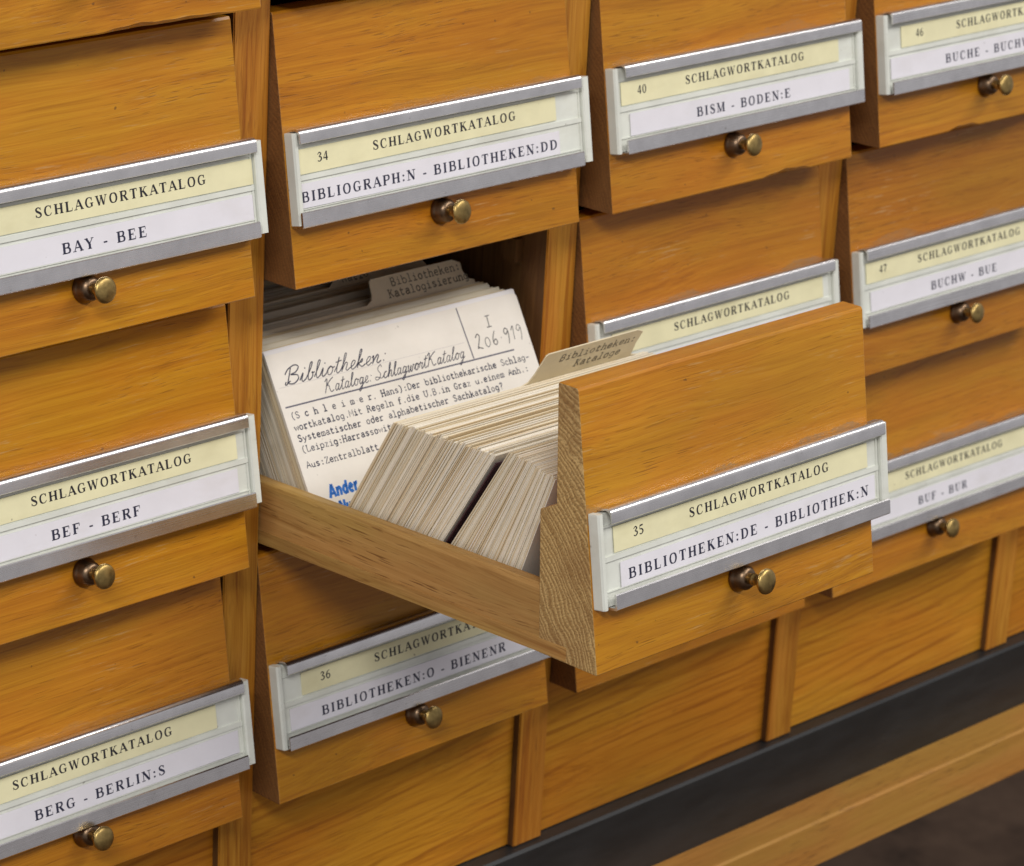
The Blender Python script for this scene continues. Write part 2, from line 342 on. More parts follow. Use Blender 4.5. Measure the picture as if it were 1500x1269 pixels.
# ------------------------------------------------------------------ lettering
S_, H_ = .215, .085
def V(x, w=S_, y0=0., y1=1., se='tb', r=.17):
    o = [('L', [(x, y0, w), (x, y1, w)])]
    if 'b' in se: o.append(('L', [(x-r, y0+.025, .06), (x+r, y0+.025, .06)]))
    if 't' in se: o.append(('L', [(x-r, y1-.025, .06), (x+r, y1-.025, .06)]))
    return o
def Ls(*p, w=H_): return [('L', [(x, y, w) for x, y in p])]
def sf(x, y, r=.15): return Ls((x-r, y), (x+r, y), w=.06)
def Cu(*p): return [('C', list(p))]
CARC = Cu((.66, .70, .06), (.60, .90, .09), (.42, .985, .07), (.20, .86, .15), (.11, .5, .19), (.20, .14, .15), (.42, .02, .07), (.60, .09, .07), (.69, .26, .05)) + Ls((.66, .66), (.66, .99), w=.05)
SERIF = {
 'A': (.78, Ls((.06, 0), (.36, 1), w=.075) + Ls((.37, 1), (.69, 0), w=.19) + Ls((.17, .35), (.58, .35)) + sf(.07, .025) + sf(.69, .025, .16)),
 'B': (.78, V(.18) + Ls((.18, .97), (.40, .97)) + Cu((.38, .97, .06), (.56, .93, .13), (.61, .76, .17), (.54, .58, .13), (.38, .53, .06)) + Ls((.18, .53), (.4, .53)) + Cu((.38, .53, .06), (.60, .47, .13), (.67, .27, .19), (.60, .08, .13), (.38, .03, .06)) + Ls((.18, .03), (.4, .03))),
 'C': (.78, CARC),
 'D': (.84, V(.18) + Cu((.18, .97, .06), (.44, .95, .09), (.64, .78, .16), (.70, .5, .19), (.64, .22, .16), (.44, .05, .09), (.18, .03, .06))),
 'E': (.74, V(.18) + Ls((.1, .97), (.62, .97)) + Ls((.62, .99), (.62, .72), w=.05) + Ls((.18, .51), (.46, .51)) + Ls((.46, .38), (.46, .64), w=.05) + Ls((.1, .03), (.64, .03)) + Ls((.64, .01), (.67, .30), w=.05)),
 'F': (.70, V(.18) + Ls((.1, .97), (.62, .97)) + Ls((.62, .99), (.62, .70), w=.05) + Ls((.18, .51), (.46, .51)) + Ls((.46, .38), (.46, .64), w=.05)),
 'G': (.84, CARC[:1] + Ls((.66, .66), (.66, .99), w=.05) + Ls((.64, .05), (.64, .42), w=.18) + sf(.63, .42, .17)),
 'H': (.86, V(.18) + V(.68) + Ls((.18, .5), (.68, .5))),
 'I': (.42, V(.21)),
 'K': (.84, V(.18) + Ls((.22, .40), (.60, .97), w=.07) + sf(.60, .97) + Ls((.35, .60), (.70, 0), w=.19) + sf(.69, .025)),
 'L': (.72, V(.18) + Ls((.1, .03), (.62, .03)) + Ls((.63, .01), (.66, .32), w=.05)),
 'M': (1.0, V(.14, .07) + Ls((.16, 1), (.47, .03), w=.16) + Ls((.47, .03), (.80, 1), w=.07) + V(.82)),
 'N': (.86, V(.15, .07) + Ls((.14, 1), (.70, 0), w=.19) + V(.70, .07, 0, 1, 't')),
 'O': (.84, Cu((.41, .985, .07), (.20, .87, .15), (.11, .5, .19), (.20, .13, .15), (.41, .015, .07), (.62, .13, .15), (.71, .5, .19), (.62, .87, .15), (.41, .985, .07))),
 'P': (.72, V(.18) + Ls((.18, .97), (.40, .97)) + Cu((.38, .97, .06), (.58, .92, .14), (.64, .72, .18), (.57, .53, .13), (.38, .47, .06)) + Ls((.18, .47), (.4, .47))),
 'R': (.82, V(.18) + Ls((.18, .97), (.40, .97)) + Cu((.38, .97, .06), (.57, .92, .14), (.62, .74, .17), (.56, .56, .13), (.38, .51, .06)) + Ls((.18, .51), (.4, .51)) + Ls((.40, .52), (.70, 0), w=.18) + sf(.70, .025, .11)),
 'S': (.66, Cu((.54, .76, .06), (.46, .92, .08), (.32, .985, .08), (.15, .86, .14), (.17, .67, .18), (.34, .52, .19), (.52, .36, .18), (.54, .15, .14), (.36, .015, .08), (.20, .06, .07), (.10, .25, .06)) + Ls((.54, .72), (.54, .99), w=.05) + Ls((.09, .01), (.09, .30), w=.05)),
 'T': (.74, V(.36, S_, 0, .97, 'b') + Ls((.04, .97), (.68, .97)) + Ls((.04, .99), (.04, .72), w=.05) + Ls((.68, .99), (.68, .72), w=.05)),
 'U': (.84, V(.18, S_, .30, 1, 't') + Cu((.18, .34, .185), (.24, .10, .13), (.42, .02, .08), (.60, .11, .07), (.67, .34, .07)) + V(.67, .07, .32, 1, 't')),
 'W': (1.12, Ls((.12, 1), (.34, 0), w=.18) + Ls((.34, 0), (.56, .98), w=.07) + Ls((.54, 1), (.76, 0), w=.18) + Ls((.76, 0), (1.0, 1), w=.07) + sf(.13, .97) + sf(.54, .97, .12) + sf(.99, .97, .12)),
 'Y': (.78, Ls((.12, 1), (.40, .45), w=.18) + Ls((.40, .45), (.68, 1), w=.07) + V(.40, S_, 0, .47, 'b') + sf(.13, .97) + sf(.66, .97, .12)),
 ':': (.34, Ls((.15, .02), (.15, .20), w=.18) + Ls((.15, .50), (.15, .68), w=.18)),
 '-': (.44, Ls((.06, .33), (.38, .33), w=.12)),
 ' ': (.36, []),
 '0': (.56, Cu((.28, .985, .06), (.14, .85, .12), (.09, .5, .15), (.14, .15, .12), (.28, .015, .06), (.42, .15, .12), (.47, .5, .15), (.42, .85, .12), (.28, .985, .06))),
 '3': (.56, Cu((.08, .78, .07), (.25, .98, .09), (.43, .80, .14), (.22, .54, .07), (.42, .44, .13), (.45, .22, .15), (.25, .02, .09), (.07, .12, .1))),
 '4': (.56, Ls((.38, 0), (.38, 1), w=.15) + Ls((.36, .98), (.05, .30), w=.06) + Ls((.04, .28), (.53, .28), w=.10)),
 '5': (.56, Ls((.14, .92), (.46, .95), w=.13) + Ls((.14, .95), (.10, .58), w=.06) + Cu((.10, .56, .07), (.34, .52, .13), (.45, .28, .15), (.28, .03, .09), (.07, .10, .1))),
 '6': (.56, Cu((.46, .97, .05), (.20, .78, .11), (.09, .40, .15), (.17, .08, .12), (.31, .015, .08), (.46, .2, .14), (.43, .45, .12), (.27, .56, .07), (.12, .42, .08))),
 '7': (.56, Ls((.07, .92), (.48, .92), w=.14) + Ls((.47, .94), (.20, 0), w=.13) + Ls((.07, .97), (.06, .74), w=.05)),
}
def put(mb, strokes, fn, mi, ox, oy, sc, off, wmul=1., sx=1., slant=0.):
    for kind, pts in strokes:
        q = [((ox + (x+slant*y)*sc*sx), oy + y*sc, w*sc*wmul*1.26) for x, y, w in pts]
        if kind == 'C': q = spline(q)
        mb.ribbon(q, fn, mi, off)
def serif_text(mb, txt, fn, mi, x0, x1, y, cap, off, slope=0.):
    """spaced Roman capitals between the centres-of-ink x0 and x1"""
    adv = [SERIF[c][0]*cap*1.36 for c in txt]; n = len(txt)
    tot = sum(adv); tr = ((x1-x0) - tot) / max(1, n-1)
    x = x0
    for c, a in zip(txt, adv):
        put(mb, SERIF[c][1], fn, mi, x, y + slope*(x-x0), cap, off, sx=1.36)
        x += a + tr

# typewriter: one cell is .6 wide, capitals 1 high, x-height .66
tw = .125
def T(*p, c=False): return [('C' if c else 'L', [(x, y, tw) for x, y in p])]
def tsf(x, y, r=.11): return T((x-r, y), (x+r, y))
BOWL = T((.46, .33), (.40, .57), (.27, .64), (.13, .54), (.09, .33), (.13, .10), (.27, .02), (.40, .10), (.46, .33), c=True)
TYPE = {
 'a': T((.12, .54), (.26, .64), (.42, .56), (.43, .1), c=True) + T((.42, .36), (.2, .36), (.09, .2), (.18, .02), (.32, .05), (.43, .18), c=True) + T((.43, .05), (.54, .04)),
 'b': T((.1, .03), (.1, 1)) + T((.0, 1), (.1, 1)) + T((.1, .45), (.25, .64), (.43, .56), (.5, .33), (.43, .1), (.27, .02), (.1, .18), c=True),
 'c': T((.45, .5), (.3, .64), (.14, .54), (.09, .33), (.14, .1), (.3, .02), (.47, .14), c=True),
 'd': T((.46, .03), (.46, 1)) + T((.36, 1), (.46, 1)) + T((.46, .45), (.30, .64), (.13, .56), (.07, .33), (.13, .1), (.3, .02), (.46, .18), c=True),
 'e': T((.1, .35), (.46, .35)) + T((.46, .36), (.40, .58), (.27, .64), (.13, .54), (.09, .33), (.14, .1), (.3, .02), (.46, .12), c=True),
 'f': T((.2, 0), (.2, .8), (.28, .97), (.45, .95)) + T((.08, .62), (.4, .62)) + tsf(.2, .03),
 'g': T((.45, .64), (.45, -.1), (.36, -.25), (.14, -.23)) + T((.45, .45), (.30, .64), (.13, .56), (.07, .33), (.13, .12), (.3, .05), (.45, .2), c=True),
 'h': T((.1, 0), (.1, 1)) + T((.02, 1), (.1, 1)) + T((.1, .45), (.27, .64), (.42, .52), (.44, 0)) + tsf(.1, .03) + tsf(.44, .03),
 'i': T((.28, .02), (.28, .62)) + T((.12, .62), (.28, .62)) + T((.08, .03), (.48, .03)) + T((.28, .82), (.28, .94)),
 'k': T((.1, 0), (.1, 1)) + T((.02, 1), (.1, 1)) + T((.1, .28), (.42, .62)) + T((.24, .40), (.46, .02)) + tsf(.1, .03) + tsf(.46, .03, .08),
 'l': T((.28, .02), (.28, 1)) + T((.12, 1), (.28, 1)) + T((.08, .03), (.48, .03)),
 'm': T((.06, 0), (.06, .62)) + T((.06, .5), (.18, .64), (.28, .52), (.28, 0)) + T((.28, .5), (.40, .64), (.5, .52), (.5, 0)) + T((.0, .03), (.56, .03)),
 'n': T((.1, 0), (.1, .62)) + T((.02, .62), (.1, .62)) + T((.1, .45), (.27, .64), (.42, .52), (.44, 0)) + tsf(.1, .03) + tsf(.44, .03),
 'o': BOWL,
 'p': T((.1, -.25), (.1, .62)) + T((.1, .45), (.25, .64), (.43, .56), (.5, .33), (.43, .1), (.27, .02), (.1, .18), c=True) + tsf(.1, -.25),
 'r': T((.14, 0), (.14, .62)) + T((.14, .4), (.3, .62), (.48, .56), c=True) + T((.02, .03), (.36, .03)) + T((.04, .62), (.14, .62)),
 's': T((.43, .52), (.27, .64), (.12, .5), (.28, .34), (.45, .18), (.28, .02), (.1, .13), c=True),
 't': T((.2, .9), (.2, .14), (.3, .02), (.46, .1), c=True) + T((.06, .62), (.42, .62)),
 'u': T((.1, .62), (.1, .2), (.2, .02), (.36, .08), (.44, .2)) + T((.44, .62), (.44, .03), (.54, .03)),
 'w': T((.03, .62), (.15, .02), (.28, .5), (.41, .02), (.53, .62)),
 'y': T((.06, .62), (.28, .05)) + T((.5, .62), (.2, -.25), (.06, -.23)),
 'z': T((.1, .62), (.44, .62), (.1, .03), (.46, .03)),
 'A': T((.02, .03), (.28, 1), (.54, .03)) + T((.14, .38), (.42, .38)),
 'B': T((.08, 0), (.08, 1), (.34, .98), (.42, .78), (.34, .54), (.08, .52)) + T((.34, .54), (.48, .3), (.36, .03), (.08, .02)),
 'D': T((.08, .02), (.08, .98), (.3, .97), (.5, .75), (.5, .25), (.3, .03), (.02, .02)),
 'G': T((.47, .78), (.3, .99), (.12, .8), (.07, .5), (.12, .2), (.3, .02), (.46, .14), (.46, .42), (.28, .42), c=False),
 'H': T((.08, 0), (.08, 1)) + T((.48, 0), (.48, 1)) + T((.08, .5), (.48, .5)) + tsf(.08, .03) + tsf(.48, .03) + tsf(.08, .97) + tsf(.48, .97),
 'K': T((.1, 0), (.1, 1)) + T((.1, .4), (.46, .98)) + T((.22, .55), (.5, .02)) + tsf(.1, .03) + tsf(.1, .97),
 'L': T((.14, .98), (.14, .03), (.5, .03), (.5, .25)) + tsf(.14, .97),
 'M': T((.04, 0), (.06, 1), (.28, .35), (.5, 1), (.52, 0)),
 'N': T((.08, 0), (.08, 1), (.46, .02), (.46, 1)),
 'R': T((.08, 0), (.08, .98), (.34, .97), (.44, .76), (.34, .52), (.08, .5)) + T((.3, .5), (.52, .02)) + tsf(.08, .03),
 'S': T((.46, .78), (.3, .99), (.1, .8), (.2, .56), (.4, .44), (.48, .22), (.28, .02), (.08, .18), c=True),
 'U': T((.08, .98), (.08, .25), (.28, .02), (.48, .25), (.48, .98)) + tsf(.08, .97) + tsf(.48, .97),
 'Z': T((.1, .8), (.1, .97), (.48, .97), (.08, .03), (.5, .03), (.5, .22)),
 '(': T((.42, 1.08), (.24, .75), (.24, .2), (.42, -.15), c=True), ')': T((.14, 1.08), (.32, .75), (.32, .2), (.14, -.15), c=True),
 ':': T((.28, -.02), (.28, .18)) + T((.28, .44), (.28, .64)) + T((.2, .08), (.36, .08)) + T((.2, .54), (.36, .54)), '.': T((.28, -.03), (.28, .18))+T((.22, .07), (.34, .07)), ',': T((.28, .12), (.22, -.14)),
 '-': T((.1, .4), (.46, .4)), '?': T((.12, .8), (.28, 1), (.44, .8), (.28, .5), (.28, .3), c=True) + T((.28, .02), (.28, .12)), ' ': [],
 '1': T((.12, .8), (.28, 1), (.28, .02)) + T((.1, .03), (.46, .03)),
 '9': T((.44, .7), (.28, .98), (.1, .7), (.28, .45), (.44, .62), (.4, .2), (.14, .02), c=True),
 '2': T((.1, .78), (.28, .99), (.46, .76), (.1, .05), (.5, .05)),
 '3': T((.1, .9), (.3, .98), (.44, .76), (.24, .54), (.46, .3), (.26, .02), (.08, .12), c=True),
}
def type_text(mb, txt, fn, mi, x, y, pitch, cap, off, slope=0., jit=.02):
    for i, c in enumerate(txt):
        g = TYPE.get(c)
        if g: put(mb, g, fn, mi, x + i*pitch, y + slope*i*pitch + random.uniform(-jit, jit)*cap, cap, off + random.random()*.001, wmul=random.uniform(.8, 1.25), sx=pitch/.6/cap)

# running hand: strokes with joins, x-height .5, ascenders 1
hw = .053
def Hs(*p): return [('C', [(x, y, hw) for x, y in p])]
HAND = {
 'B': (.72, Hs((.16, .95), (.14, .5), (.10, .06), (.0, .05), (.02, .2)) + Hs((-.08, .62), (.04, .9), (.34, 1.05), (.56, .9), (.46, .64), (.22, .55), (.54, .46), (.64, .22), (.44, .0), (.16, .08), (.24, .2))),
 'K': (.82, Hs((-.02, .8), (.1, .98), (.16, .9), (.12, .4), (.06, 0)) + Hs((.62, 1.0), (.42, .86), (.14, .5), (.3, .52), (.42, .2), (.56, 0), (.74, .1))),
 'S': (.66, Hs((.5, .84), (.42, 1.02), (.22, .9), (.22, .66), (.42, .4), (.36, .08), (.12, .0), (.02, .16), (.14, .22), (.5, .06), (.68, .14))),
 'i': (.30, Hs((.0, .1), (.12, .48), (.10, .1), (.18, 0), (.30, .1)) + Hs((.17, .70), (.19, .76))),
 'b': (.42, Hs((.0, .1), (.18, .6), (.24, .96), (.14, .9), (.10, .3), (.16, 0), (.32, .12), (.32, .4), (.28, .36), (.42, .38))),
 'l': (.30, Hs((.0, .1), (.16, .6), (.22, .96), (.12, .9), (.09, .3), (.16, 0), (.30, .1))),
 'o': (.42, Hs((.0, .1), (.1, .4), (.22, .48), (.08, .3), (.12, .03), (.28, .06), (.32, .36), (.2, .48), (.30, .38), (.42, .40))),
 't': (.32, Hs((.0, .1), (.14, .5), (.18, .88), (.12, .4), (.13, .04), (.22, 0), (.32, .1)) + Hs((.02, .62), (.32, .66))),
 'h': (.46, Hs((.0, .1), (.16, .6), (.22, .98), (.13, .9), (.07, .0)) + Hs((.08, .1), (.22, .46), (.32, .4), (.28, .1), (.36, 0), (.46, .1))),
 'e': (.34, Hs((.0, .1), (.2, .24), (.26, .42), (.16, .48), (.07, .28), (.12, .02), (.24, .02), (.34, .12))),
 'k': (.46, Hs((.0, .1), (.16, .6), (.22, .98), (.13, .9), (.07, .0)) + Hs((.08, .14), (.28, .46), (.28, .3), (.12, .24), (.3, .02), (.46, .1))),
 'n': (.50, Hs((.0, .36), (.08, .46), (.06, 0)) + Hs((.07, .1), (.24, .46), (.33, .4), (.28, .1), (.36, 0), (.50, .1))),
 'a': (.44, Hs((.28, .42), (.14, .46), (.05, .2), (.14, 0), (.28, .2), (.32, .46), (.28, .12), (.34, 0), (.44, .1))),
 'g': (.44, Hs((.28, .42), (.14, .46), (.05, .2), (.14, .02), (.28, .2), (.33, .46), (.26, -.2), (.12, -.46), (.06, -.34), (.3, -.05), (.44, .1))),
 'c': (.36, Hs((.0, .1), (.1, .36), (.26, .46), (.12, .40), (.07, .16), (.16, 0), (.36, .1))),
 'w': (.56, Hs((.0, .36), (.08, .46), (.06, .1), (.16, 0), (.28, .44), (.26, .1), (.36, 0), (.46, .44), (.56, .38))),
 'r': (.34, Hs((.0, .1), (.07, .50), (.12, .40), (.25, .43), (.20, .20), (.22, .0), (.34, .10))),
 ':': (.30, Hs((.12, .04), (.14, .1)) + Hs((.17, .40), (.19, .46))), ' ': (.22, []),
 'I': (.5, [('L', [(.25, 0, .07), (.25, 1, .07)]), ('L', [(.05, .02, .06), (.45, .02, .06)]), ('L', [(.08, .98, .06), (.46, 1.0, .06)])]),
 '2': (.62, Hs((.06, .78), (.24, .98), (.36, .76), (.08, .1), (.18, .12), (.44, .0))),
 '0': (.56, Hs((.26, .62), (.1, .5), (.08, .15), (.24, 0), (.40, .2), (.36, .52), (.22, .62))),
 '6': (.56, Hs((.34, .9), (.14, .5), (.10, .15), (.24, 0), (.38, .16), (.28, .36), (.1, .2))),
 '.': (.36, Hs((.14, .32), (.18, .36))),
 '9': (.56, Hs((.38, .72), (.22, .86), (.08, .62), (.22, .46), (.38, .66), (.36, .2), (.28, -.16))),
 '1': (.40, Hs((.06, .6), (.24, .86), (.20, .3), (.18, .0))),
}
def hand_text(mb, txt, fn, mi, x0, x1, y, h, off, slope=0., slant=.28, wmul=1.):
    tot = sum(HAND[c][0] for c in txt)*h; sx = (x1-x0)/tot; x = x0
    for c in txt:
        a, g = HAND[c]
        put(mb, g, fn, mi, x, y + slope*(x-x0), h, off + random.random()*.001, wmul=wmul*random.uniform(.85, 1.2), sx=sx, slant=slant)
        x += a*h*sx

# stamp: heavy sans letters
def Bs(*p, c=False, w=.2): return [('C' if c else 'L', [(x, y, w) for x, y in p])]
SANS = {
 'A': (.74, Bs((.06, 0), (.34, 1)) + Bs((.34, 1), (.64, 0)) + Bs((.16, .3), (.54, .3), w=.16)),
 'n': (.6, Bs((.12, 0), (.12, .7)) + Bs((.12, .45), (.3, .62), (.44, .5), (.46, 0), c=True)),
 'd': (.62, Bs((.48, 0), (.48, 1)) + Bs((.48, .5), (.28, .64), (.12, .36), (.28, .08), (.48, .2), c=True)),
 'e': (.6, Bs((.12, .38), (.48, .38), w=.13) + Bs((.48, .4), (.3, .64), (.12, .36), (.28, .08), (.48, .14), c=True)),
 'r': (.42, Bs((.12, 0), (.12, .7)) + Bs((.12, .4), (.24, .6), (.38, .6), c=True)),
 'N': (.76, Bs((.12, 0), (.12, 1)) + Bs((.12, 1), (.6, 0)) + Bs((.6, 0), (.6, 1))),
 'u': (.6, Bs((.12, .7), (.13, .2), (.28, .08), (.46, .25), c=True) + Bs((.47, 0), (.47, .7))),
}
def sans_text(mb, txt, fn, mi, x, y, h, off, slant=.12):
    for c in txt:
        a, g = SANS[c]; put(mb, g, fn, mi, x, y, h, off, slant=slant); x += a*h

# ------------------------------------------------------------------ the setting
PITCH, ROW, DW, DH, DD = 16.8, 10.33, 15.08, 9.82, 1.62       # column and row pitch, drawer width, height, overhang
POST = PITCH - DW
TH = math.atan2(DD, DH); CT, ST = math.cos(TH), math.sin(TH)
mb = MB(); mb.box(-300, 400, -300, 300, -112, -110)
tag(mb.build('floor', M_FLOOR), 'dark brown mottled floor far below the table edge', 'floor', kind='structure')

# table the catalogue stands on
t = empty('table', (20, 20, -110)); tag(t, 'pale oak table whose front edge runs below the black plinth', 'table')
mb = MB(); pr = [(-2.30, -33.93), (-2.30, -31.72), (-2.22, -31.6), (52, -31.6), (52, -33.93)]
mb.sweep(pr, [-62, 190], lambda x, a, b: (x-20, a-20, b+110), smooth=False); mb.build('tabletop', M_TABLE, t)
for x in (-56, 184):
    for y in (8, 44):
        mb = MB(); mb.box(x-3-20, x+3-20, y-3-20, y+3-20, 0, 110-33.95); mb.build('leg', M_TABLE, t, bevel=.2)

# cabinet carcass
cab = empty('card_catalogue_cabinet', (0, 0, -31.6))
tag(cab, 'oak card catalogue cabinet with upright posts, plain panels below the drawers and a black plinth', 'cabinet')
ZB = -31.6
def cz(x, y, z): return (x, y, z-ZB)
offs = [-PITCH, 0., PITCH, 2*PITCH]
CX = {'A': -16.92, 'B': 0., 'C': 16.83, 'D': 33.49, 'E': 50.4}
posts = [-PITCH-POST-.05, -POST, PITCH-POST, 2*PITCH-POST, 3*PITCH-POST, 4*PITCH-POST]
for i, x in enumerate(posts):
    mb = MB(); mb.box(x, x+POST, 0, 44, -28.03, 21.4, fn=cz)
    mb.m = [1 if q in (0, 1) else 0 for q in range(6)]  # side faces get the darker wood, shade of the openings painted in
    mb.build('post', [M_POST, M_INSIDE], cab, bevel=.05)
for i in range(5):
    x0 = posts[i]+POST; x1 = posts[i+1]
    mb = MB(); mb.box(x0, x1, .36, 1.6, -28.0, -20.9, fn=cz); mb.build('base_panel', M_PANEL, cab)
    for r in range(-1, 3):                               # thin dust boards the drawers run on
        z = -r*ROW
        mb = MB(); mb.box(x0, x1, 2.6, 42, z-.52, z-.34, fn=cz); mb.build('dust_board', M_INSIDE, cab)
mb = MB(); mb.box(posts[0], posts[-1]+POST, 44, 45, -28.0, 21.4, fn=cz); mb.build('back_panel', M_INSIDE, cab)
mb = MB(); mb.box(posts[0]-.3, posts[-1]+POST+.3, -1.9, 45.3, 21.42, 23.2, fn=cz); mb.build('top_board', M_PANEL, cab, bevel=.1)
mb = MB(); pr = [(-.44, -31.6), (-.44, -28.18), (-.34, -28.05), (44.5, -28.05), (44.5, -31.6)]
mb.sweep(pr, [posts[0]-.4, posts[-1]+POST+.4], lambda x, a, b: cz(x, a, b)); mb.build('plinth', M_BLACK, cab)
mb = MB(); mb.box(posts[2]-.42, posts[2]-.01, 1.30, 2.1, -2.40, -1.45, fn=cz); mb.build('drawer_stop', M_INSIDE, cab)

# ------------------------------------------------------------------ drawers
def F(u, v, n):                                         # a point on a drawer's sloping face
    return (u, -DD + v*ST - n*CT, v*CT + n*ST)

def front_panel(parent, chips, seed, end=None):
    rnd = random.Random(seed)
    # profile (y, z): bevelled front, rebate behind
    prof = [(-DD+.02, .0), (-DD, .05), (-.015, DH-.10), (.04, DH-.01), (.10, DH), (.86, DH), (.90, DH-.05), (.66, 5.56), (1.39, 5.18), (1.08, 0.0)]
    def chip(x, pr):
        pr = list(pr); dz = 0.
        for c, w, d in chips:
            q = abs(x-c)/w
            if q < 1: dz = max(dz, d*(1-q*q)*(.85+.15*math.sin(x*5+c)))
        if dz > 0:
            pr[0] = (pr[0][0]+dz*1.3, pr[0][1]); pr[1] = (pr[1][0]+dz*.16, pr[1][1]+dz)
        return pr
    xs = [.03 + (DW-.06)*i/150 for i in range(151)] if chips else [.03, DW-.03]
    mb = MB(); mb.sweep(prof, xs, XYZ, 0, 1, shape=chip if chips else None)
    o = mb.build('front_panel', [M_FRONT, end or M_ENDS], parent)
    if not chips:
        m = o.modifiers.new('bevel', 'BEVEL'); m.width = .0004; m.segments = 2; m.limit_method = 'ANGLE'; m.angle_limit = .9
    return o

def rail(parent, prof, x0, x1, cut):
    mb = MB(); mb.sweep(prof, [x0, x1], lambda x, a, b: F(x, a, b))
    o = mb.build('rail', M_ALU, parent); return o
def arc(cx, cy, r, a0, a1, n=7): return [(cx + r*math.cos(math.radians(a0+(a1-a0)*i/n)), cy + r*math.sin(math.radians(a0+(a1-a0)*i/n))) for i in range(n+1)]

def holder(parent, y0, y1, w0, w1, title, rng, dv=0., num=None, ts=.25, bs=.25):
    G = lambda u, v, n: F(u, v+dv, n)
    mb = MB()
    mb.box(.12, 15.35, 2.36, 5.62, .005, .26, fn=lambda u, v, n: G(u, v, n))
    pr = [(.10, .01), (.10, .40), (.16, .47), (.30, .47), (.36, .42), (.36, .01)]
    mb.sweep(pr, [2.33, 2.36, 5.60, 5.66], lambda v, u, n: G(u if v not in (2.33, 5.66) else u*.9+.022, v, n), smooth=False)
    pr = [(15.20, .01), (15.20, .42), (15.26, .47), (15.52, .47), (15.58, .40), (15.58, .01)]
    mb.sweep(pr, [2.36, 5.64], lambda v, u, n: G(u, v, n))
    for v0, v1, n1 in ((3.92, 4.10, .325), (2.86, 2.90, .31), (5.10, 5.18, .31)):
        mb.box(.36, 15.18, v0, v1, .2, n1, fn=lambda u, v, n: G(u, v, n))
    for u0, u1 in ((.37, .43), (15.08, 15.17)): mb.box(u0, u1, 2.5, 5.5, .2, .30, fn=lambda u, v, n: G(u, v, n))
    tray = mb.build('label_holder', M_PLAST, parent)
    # top rail: rounded cap over the tray's upper edge, with a lip in front
    outer = [(5.29, .64), (5.58, .64)] + [(5.58 + .21*math.sin(math.radians(q)), .43 + .21*math.cos(math.radians(q))) for q in (12, 28, 44, 60, 76, 90)] + [(5.76, .16), (5.70, .02)]
    inner = [(5.64, .02), (5.69, .16), (5.72, .40), (5.67, .50), (5.56, .57), (5.28, .57), (5.26, .61)]
    mbr = MB(); mbr.sweep(outer + inner, [.18 + ts, 14.88 + ts], lambda x, a, b: G(x, a, b)); o = mbr.build('rail', M_ALU, tray)
    o.data.polygons.foreach_set('use_smooth', [len(p.vertices) == 4 for p in o.data.polygons])
    m = o.modifiers.new('edge', 'EDGE_SPLIT'); m.split_angle = .45
    low = [(2.27, .02), (2.27, .62), (2.31, .66), (2.80, .66), (2.84, .62), (2.82, .57), (2.36, .57), (2.33, .02)]
    mbr = MB(); mbr.sweep(low, [.08 + bs, 14.88 + bs], lambda x, a, b: G(x, a, b)); mbr.build('rail', M_ALU, tray)
    # paper strips behind the rails
    def strip(name, u0, u1, v0, v1, mat, ink, words):
        mb = MB()
        q = random.uniform(-.0035, .0035)
        P = lambda u, v, o: G(u, v + q*(u-7.5), .315 + o)
        mb.box(u0, u1, v0, v1, .285, .315, fn=lambda u, v, n: G(u, v + q*(u-7.5), n))
        for w, a, b, vb, cap in words: serif_text(mb, w, P, 1, a, b, vb, cap, .004)
        mb.build(name, [mat, ink], tray, recalc=False)
    wd = []
    if title:
        a = title[0]; b = title[1]; wd.append(('SCHLAGWORTKATALOG', a-.14, b+.14, 4.50, .335))
    if num: wd.append((num[0], num[1]-.27, num[1]+.27, 4.50, .33))
    strip('title_strip', y0, y1, 4.16, 5.06, M_YELLOW, M_INK, wd)
    strip('range_strip', w0, w1, 2.90, 3.78, M_WHITE, M_INKB, [(rng[0], rng[1]-.14, rng[2]+.14, 3.115, .365)] if rng else [])
    return tray

def knob(parent, du=0., dv=0., dn=0.):
    G = lambda a, b, h: F(7.5 + du + a, 1.70 + dv + b, h)
    mb = MB(); mb.lathe([(.50, .0), (.54, .03), (.54, .08), (.50, .16), (.46, .24), (.43, .42), (.34, .54), (.24, .57)], G)
    k = mb.build('knob', M_BRONZE, parent)
    mb = MB(); mb.lathe([(.22, .50), (.19, .62), (.22, .70), (.22, .76), (.18, .82), (.21, .96-dn), (.31, 1.08-dn), (.41, 1.17-dn), (.455, 1.23-dn), (.46, 1.28-dn), (.44, 1.34-dn), (.36, 1.38-dn), (.26, 1.405-dn), (.12, 1.42-dn), (.0001, 1.425-dn)], G)
    mb.build('button', M_BRASS, k); return k

